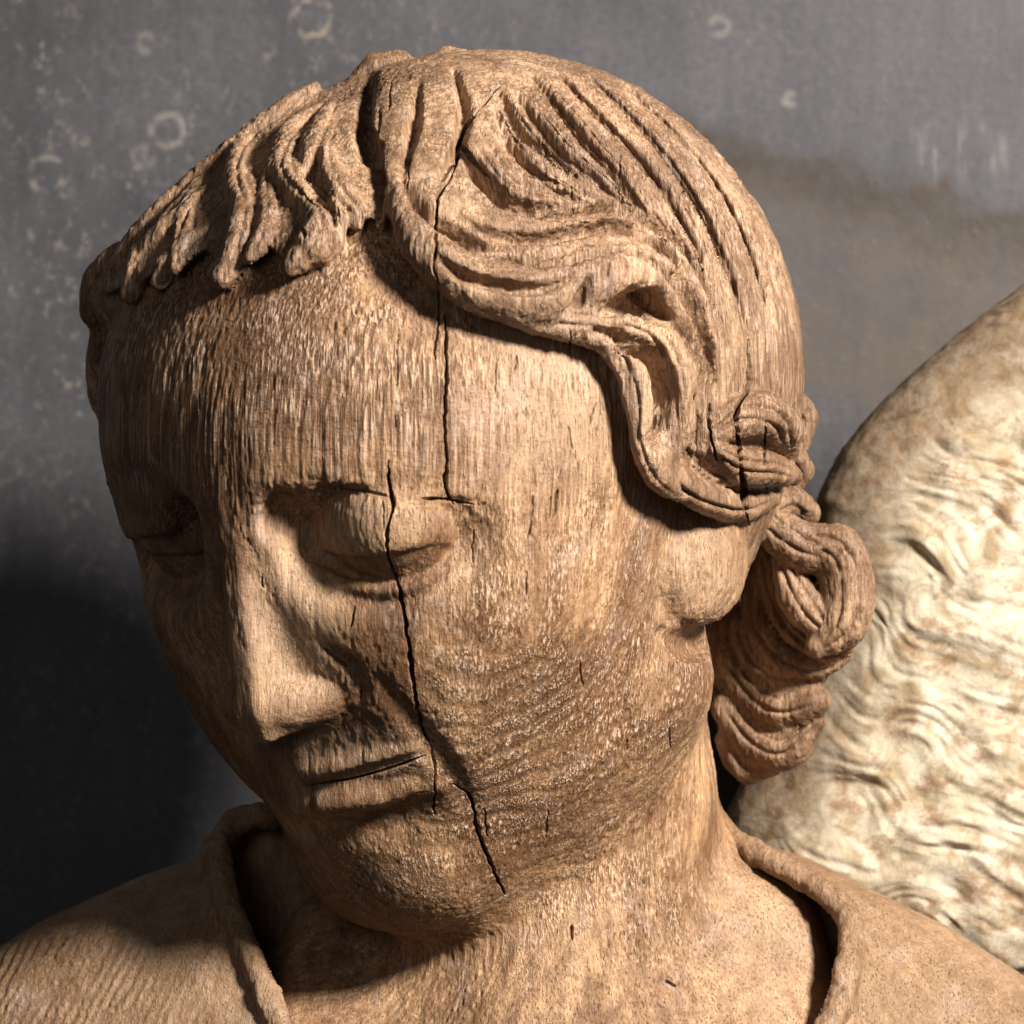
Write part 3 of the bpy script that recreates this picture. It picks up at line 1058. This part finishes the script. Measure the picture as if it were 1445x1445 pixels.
def wall_material():
    M = Mat('scuffed_slate_paint')
    p0 = px_coords(M)
    p = M.n('ShaderNodeVectorMath', {0: p0, 'Scale': D / (D + WALL_D)}, operation='SCALE').outputs[0]   # sizes as they read at the figure
    base = M.ramp(M.noise(p, 0.004, 4.0, 0.6), (0.32, (0.034, 0.036, 0.045)), (0.68, (0.078, 0.079, 0.094)))
    str_ = M.noise(M.vmath('MULTIPLY', p, (0.03, 1, 0.004)), 1.0, 6.0, 0.65)
    c = M.mix(M.math('MULTIPLY', M.ramp(str_, (0.35, 0.0), (0.75, 1.0)), 0.35), base, (0.14, 0.136, 0.146))
    gr = M.noise(p, 0.09, 5.0, 0.7)
    c = M.mix(M.math('MULTIPLY', M.ramp(gr, (0.35, 1.0), (0.6, 0.0)), 0.6), c, (0.04, 0.039, 0.044))
    # flaking: small pale chips, thickest on the left
    sep = M.n('ShaderNodeSeparateXYZ', {0: p})
    leftm = M.ramp(M.math('DIVIDE', M.math('ADD', sep.outputs[0], 722.0), 1445.0, clamp=True), (0.1, 1.0), (0.6, 0.15))
    ch = M.noise(M.vmath('MULTIPLY', p, (1, 1, 0.8)), 0.075, 4.0, 0.75)
    area = M.noise(p, 0.011, 3.0, 0.6)
    chm = M.math('MULTIPLY', M.ramp(ch, (0.555, 0.0), (0.65, 1.0)), M.ramp(area, (0.40, 0.1), (0.60, 1.0)))
    c = M.mix(M.math('MULTIPLY', M.math('MULTIPLY', chm, leftm), 0.5), c, (0.26, 0.23, 0.215))
    # ring stains left by drips
    for (u, v, rr, col) in ((440, 24, 26, (0.42, 0.34, 0.27)), (236, 185, 22, (0.34, 0.31, 0.29)), (67, 246, 24, (0.32, 0.29, 0.27)), (205, 60, 11, (0.24, 0.22, 0.21)),
                            (203, 222, 14, (0.2, 0.19, 0.19)), (1016, 36, 12, (0.24, 0.22, 0.2)), (1114, 141, 6, (0.3, 0.28, 0.26)), (112, 196, 8, (0.3, 0.26, 0.23))):
        d_ = M.vmath('MULTIPLY', M.vmath('SUBTRACT', p, (u - 722.5, 0, 722.5 - v)), (1, 0, 1))
        ln = M.n('ShaderNodeVectorMath', {0: d_}, operation='LENGTH').outputs['Value']
        ln = M.math('ADD', ln, M.math('MULTIPLY', M.math('SUBTRACT', M.noise(p, 0.045, 5.0, 0.7), 0.5), 26.0))
        e = M.math('ABSOLUTE', M.math('SUBTRACT', ln, float(rr)))
        rim_ = M.ramp(M.math('DIVIDE', e, 9.0, clamp=True), (0.25, 1.0), (0.8, 0.0))
        rim_ = M.math('MULTIPLY', rim_, M.ramp(M.noise(p, 0.05, 2.0), (0.42, 0.0), (0.6, 1.0)))
        c = M.mix(M.math('MULTIPLY', rim_, 0.42), c, col)
    # rust-brown bloom on the right, darkest along its upper edge
    n1 = M.math('SUBTRACT', M.noise(p, 0.01, 6.0, 0.65), 0.5)
    below = M.math('SUBTRACT', M.math('ADD', M.math('MULTIPLY', sep.outputs[0], -0.26), 615.0), sep.outputs[2])
    below = M.math('ADD', below, M.math('MULTIPLY', n1, 190.0))
    rightm = M.ramp(M.math('DIVIDE', sep.outputs[0], 722.0, clamp=True), (0.1, 0.0), (0.3, 1.0))
    b01 = M.math('DIVIDE', M.math('ADD', below, 100.0), 500.0, clamp=True)
    edge = M.math('MULTIPLY', M.ramp(b01, (0.18, 0.0), (0.24, 1.0), (0.30, 1.0), (0.42, 0.0)), rightm)
    body = M.math('MULTIPLY', M.ramp(b01, (0.2, 0.0), (0.34, 1.0), (0.85, 0.9), (1.0, 0.0)), rightm)
    c = M.mix(M.math('MULTIPLY', body, M.ramp(M.noise(p, 0.016, 5.0, 0.65), (0.35, 0.25), (0.65, 0.9))), c, (0.088, 0.068, 0.054))
    c = M.mix(M.math('MULTIPLY', edge, M.ramp(M.noise(p, 0.03, 5.0, 0.7), (0.3, 0.35), (0.6, 0.9))), c, (0.036, 0.025, 0.018))
    # whitish rubbed streaks
    d_ = M.vmath('MULTIPLY', M.vmath('SUBTRACT', p, (635, 0, 505)), (1 / 95.0, 0, 1 / 60.0))
    ln = M.n('ShaderNodeVectorMath', {0: d_}, operation='LENGTH').outputs['Value']
    st = M.noise(M.vmath('MULTIPLY', p, (0.06, 1, 0.012)), 1.0, 4.0, 0.6)
    c = M.mix(M.math('MULTIPLY', M.math('MULTIPLY', M.ramp(ln, (0.3, 1.0), (1.0, 0.0)), M.ramp(st, (0.5, 0.0), (0.65, 1.0))), 0.35), c, (0.36, 0.35, 0.37))
    M.link(c, M.b.inputs['Base Color'])
    hgt = M.math('ADD', M.math('MULTIPLY', chm, 0.6), M.math('MULTIPLY', gr, 0.5))
    bp = M.n('ShaderNodeBump', {'Strength': 0.35, 'Distance': 3 * S, 'Height': hgt})
    M.link(bp.outputs[0], M.b.inputs['Normal'])
    M.b.inputs['Roughness'].default_value = 0.5
    M.b.inputs['Specular IOR Level'].default_value = 0.35
    return M.m


wing_mat = wing_material()
wall_mat = wall_material()

# ------------------------------------------------------------------ build


def empty(name, parent=None):
    o = bpy.data.objects.new(name, None)
    sc.collection.objects.link(o)
    o.empty_display_size = 0.05
    o.parent = parent
    return o


def make_mesh(name, V, Q, mat, parent=None, N=None, attr=None):
    me = bpy.data.meshes.new(name)
    used = np.unique(Q)
    if len(used) < len(V):
        mp = np.full(len(V), -1, np.int64)
        mp[used] = np.arange(len(used))
        V, Q = V[used], mp[Q]
        N = N[used] if N is not None else None
        attr = {k_: a_[used] for k_, a_ in attr.items()} if attr else None
    W = np.empty((len(V), 3), f32)
    W[:, 0] = V[:, 0] * S
    W[:, 1] = -V[:, 1] * S
    W[:, 2] = V[:, 2] * S + HZ
    me.vertices.add(len(V))
    me.vertices.foreach_set('co', W.ravel())
    me.loops.add(len(Q) * 4)
    me.loops.foreach_set('vertex_index', Q.ravel().astype(np.int32))
    me.polygons.add(len(Q))
    me.polygons.foreach_set('loop_start', np.arange(0, len(Q) * 4, 4, dtype=np.int32))
    me.polygons.foreach_set('use_smooth', np.ones(len(Q), bool))
    me.update(calc_edges=True)
    if N is not None:
        nw = N * np.array([1, -1, 1])
        me.normals_split_custom_set_from_vertices(nw.tolist())
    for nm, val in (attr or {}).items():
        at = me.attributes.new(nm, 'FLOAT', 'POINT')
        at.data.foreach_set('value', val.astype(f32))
    me.materials.append(mat)
    o = bpy.data.objects.new(name, me)
    sc.collection.objects.link(o)
    if parent:
        o.parent = parent
    return o


statue = empty('wooden_angel_statue')
statue['label'] = 'weathered carved oak bust of an angel with bowed head, wavy hair and one pale wing'
statue['category'] = 'statue'

log('ops', len(H.ops))
V, Q = mesh_field(H, (-680, -560, -812), (560, 640, 700), VOX)
log('head grid', len(V), len(Q))


def head_amp(P, lab, N):
    h = wood_relief(P)
    hair = lab >= HAIR
    ero = noise(P, (9, 9, 22), 21) * 1.0 + noise(P, (22, 22, 34), 22) * 1.4
    h = np.where(hair, h * 1.1 + ero, h)
    h = np.where((lab == NOSE) | (lab == EYE) | (lab == MOUTH), h * 0.6, h)
    u, v = proj(P)
    bm = np.exp(-((v - 6 - np.interp(u, BU, BV)) / 20) ** 2) * np.clip((u - 340) / 60, 0.15, 1) * np.clip((740 - u) / 60, 0, 1) * ~hair
    h = h + bm * (2.6 * noise(P, (7, 7, 8), 51) + 2.2 * noise(P, (14, 14, 11), 52))
    sco = np.zeros(len(P), f32)
    mod = 0.75 + 0.6 * noise(P, (30, 30, 30), 24)
    front = hair & (N[:, 1] > -0.2)
    for pts, w_, d_, tag in strand_scores():
        c = np.asarray(pts)
        bb = front & (u > c[:, 0].min() - 10) & (u < c[:, 0].max() + 10) & (v > c[:, 1].min() - 10) & (v < c[:, 1].max() + 10)
        if tag is not None:
            bb &= lab == tag
        ix = np.nonzero(bb)[0]
        if len(ix) == 0:
            continue
        dd, tt = seg_dist(u[ix], v[ix], pts)
        sco[ix] = np.maximum(sco[ix], d_ * np.exp(-(dd / w_) ** 2) * np.clip(np.minimum(tt, 1 - tt) * 8, 0, 1))
    return h - sco * mod


V, Q, ql = finish(H, V, Q, head_amp, CRACKS)
N = normals(V, Q)
log('head mesh', len(V), len(Q))


def blobs(V, items):
    u, v = proj(V)
    o = np.zeros(len(V))
    for cu, cv, ru, rv, k in items:
        o = np.maximum(o, k * np.clip(1.5 - np.sqrt(((u - cu) / ru) ** 2 + ((v - cv) / rv) ** 2), 0, 1))
    return o


# where hands have polished the wood smooth, and where the short flecked figure of the oak shows
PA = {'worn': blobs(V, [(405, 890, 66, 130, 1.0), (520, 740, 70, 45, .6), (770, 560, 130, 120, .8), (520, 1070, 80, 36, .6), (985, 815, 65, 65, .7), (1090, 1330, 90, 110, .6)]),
      'fleck': blobs(V, [(800, 960, 190, 230, 1), (690, 1090, 130, 120, 1), (560, 1230, 100, 55, .8), (850, 1270, 150, 90, .8), (650, 870, 70, 60, .5)])}


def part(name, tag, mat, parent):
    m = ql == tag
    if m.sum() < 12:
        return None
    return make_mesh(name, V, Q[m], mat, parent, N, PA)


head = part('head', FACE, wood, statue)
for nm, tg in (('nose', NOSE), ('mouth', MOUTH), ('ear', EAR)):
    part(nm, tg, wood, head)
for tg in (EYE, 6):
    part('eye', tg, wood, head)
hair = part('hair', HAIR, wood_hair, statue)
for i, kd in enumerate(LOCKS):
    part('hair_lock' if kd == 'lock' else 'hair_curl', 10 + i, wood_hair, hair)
log('head parts')

V, Q = mesh_field(R, (-980, -420, -812), (980, 420, -380), VOX * 1.25)


def robe_amp(P, lab, N):
    h = wood_relief(P, 0.85)
    h = np.where(lab == COLLAR, h * 1.4 + 3.2 * noise(P, (11, 11, 14), 61) + 2.6 * noise(P, (26, 26, 30), 62), h)
    u, v = proj(P)
    g = np.sin((u + 0.5 * v) / 2.3 + 1.6 * noise(P, (40, 40, 60), 63) + 1.2 * noise(P, (14, 14, 40), 64))
    mk = np.clip((330 - u) / 120, 0, 1) * np.clip((v - 1290) / 60, 0, 1) * np.clip(0.5 + noise(P, (60, 60, 60), 65), 0, 1)
    return h + 1.6 * g * mk + 2.0 * noise(P, (48, 48, 48), 66)


V, Q, ql = finish(R, V, Q, robe_amp)
N = normals(V, Q)
PA = None
robe = part('robe', 0, wood_robe, statue)
part('collar', COLLAR, wood_robe, robe)
log('robe', len(V))

V, Q = mesh_field(WG, (280, -490, -900), (1180, -180, 660), VOX * 1.25)


def wing_amp(P, lab, N):
    u, v = proj(P)
    m = -poly_sd(u, v, WOUT)
    w1 = np.stack([noise(P, (85, 85, 85), 41), noise(P, (85, 85, 85), 42), noise(P, (85, 85, 85), 43)], 1) * 62
    q = P + w1
    a = q[:, 0] * 0.90 - q[:, 2] * 0.43
    b = q[:, 0] * 0.43 + q[:, 2] * 0.90
    barbs = noise(np.stack([a, P[:, 1] * 0, b], 1).astype(f32), (80, 50, 22), 44)
    barbs = np.sign(barbs) * np.abs(barbs) ** 0.8
    fine = noise(np.stack([a, P[:, 1] * 0, b], 1).astype(f32), (34, 50, 8), 45)
    k = np.clip((m - 70) / 50, 0.12, 1)
    brk = np.clip(0.55 + 1.1 * noise(P, (55, 55, 55), 49), 0.05, 1.3)
    return (7.5 * barbs * brk + 2.4 * fine + 6 * noise(P, (46, 46, 46), 46)) * k + 1.2 * noise(P, (16, 16, 16), 48)


V, Q, ql = finish(WG, V, Q, wing_amp, labels=False)
u, v = proj(V)
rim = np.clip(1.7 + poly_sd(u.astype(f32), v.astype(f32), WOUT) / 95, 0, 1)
wing = make_mesh('wing', V, Q, wing_mat, statue, normals(V, Q), {'rim': rim})
wing['label'] = 'wing with flaking cream paint behind the shoulder'
log('wing', len(V))

# ------------------------------------------------------------------ wall
me = bpy.data.meshes.new('wall')
y = WALL_D * S
me.from_pydata([(-2.2, y, -1.2), (2.2, y, -1.2), (2.2, y, 2.2), (-2.2, y, 2.2), (-2.2, y + .05, -1.2), (2.2, y + .05, -1.2), (2.2, y + .05, 2.2), (-2.2, y + .05, 2.2)], [],
               [(0, 1, 2, 3), (5, 4, 7, 6), (4, 0, 3, 7), (1, 5, 6, 2), (3, 2, 6, 7), (4, 5, 1, 0)])
me.materials.append(wall_mat)
wall = bpy.data.objects.new('wall', me)
sc.collection.objects.link(wall)
wall['kind'] = 'structure'
log('done')
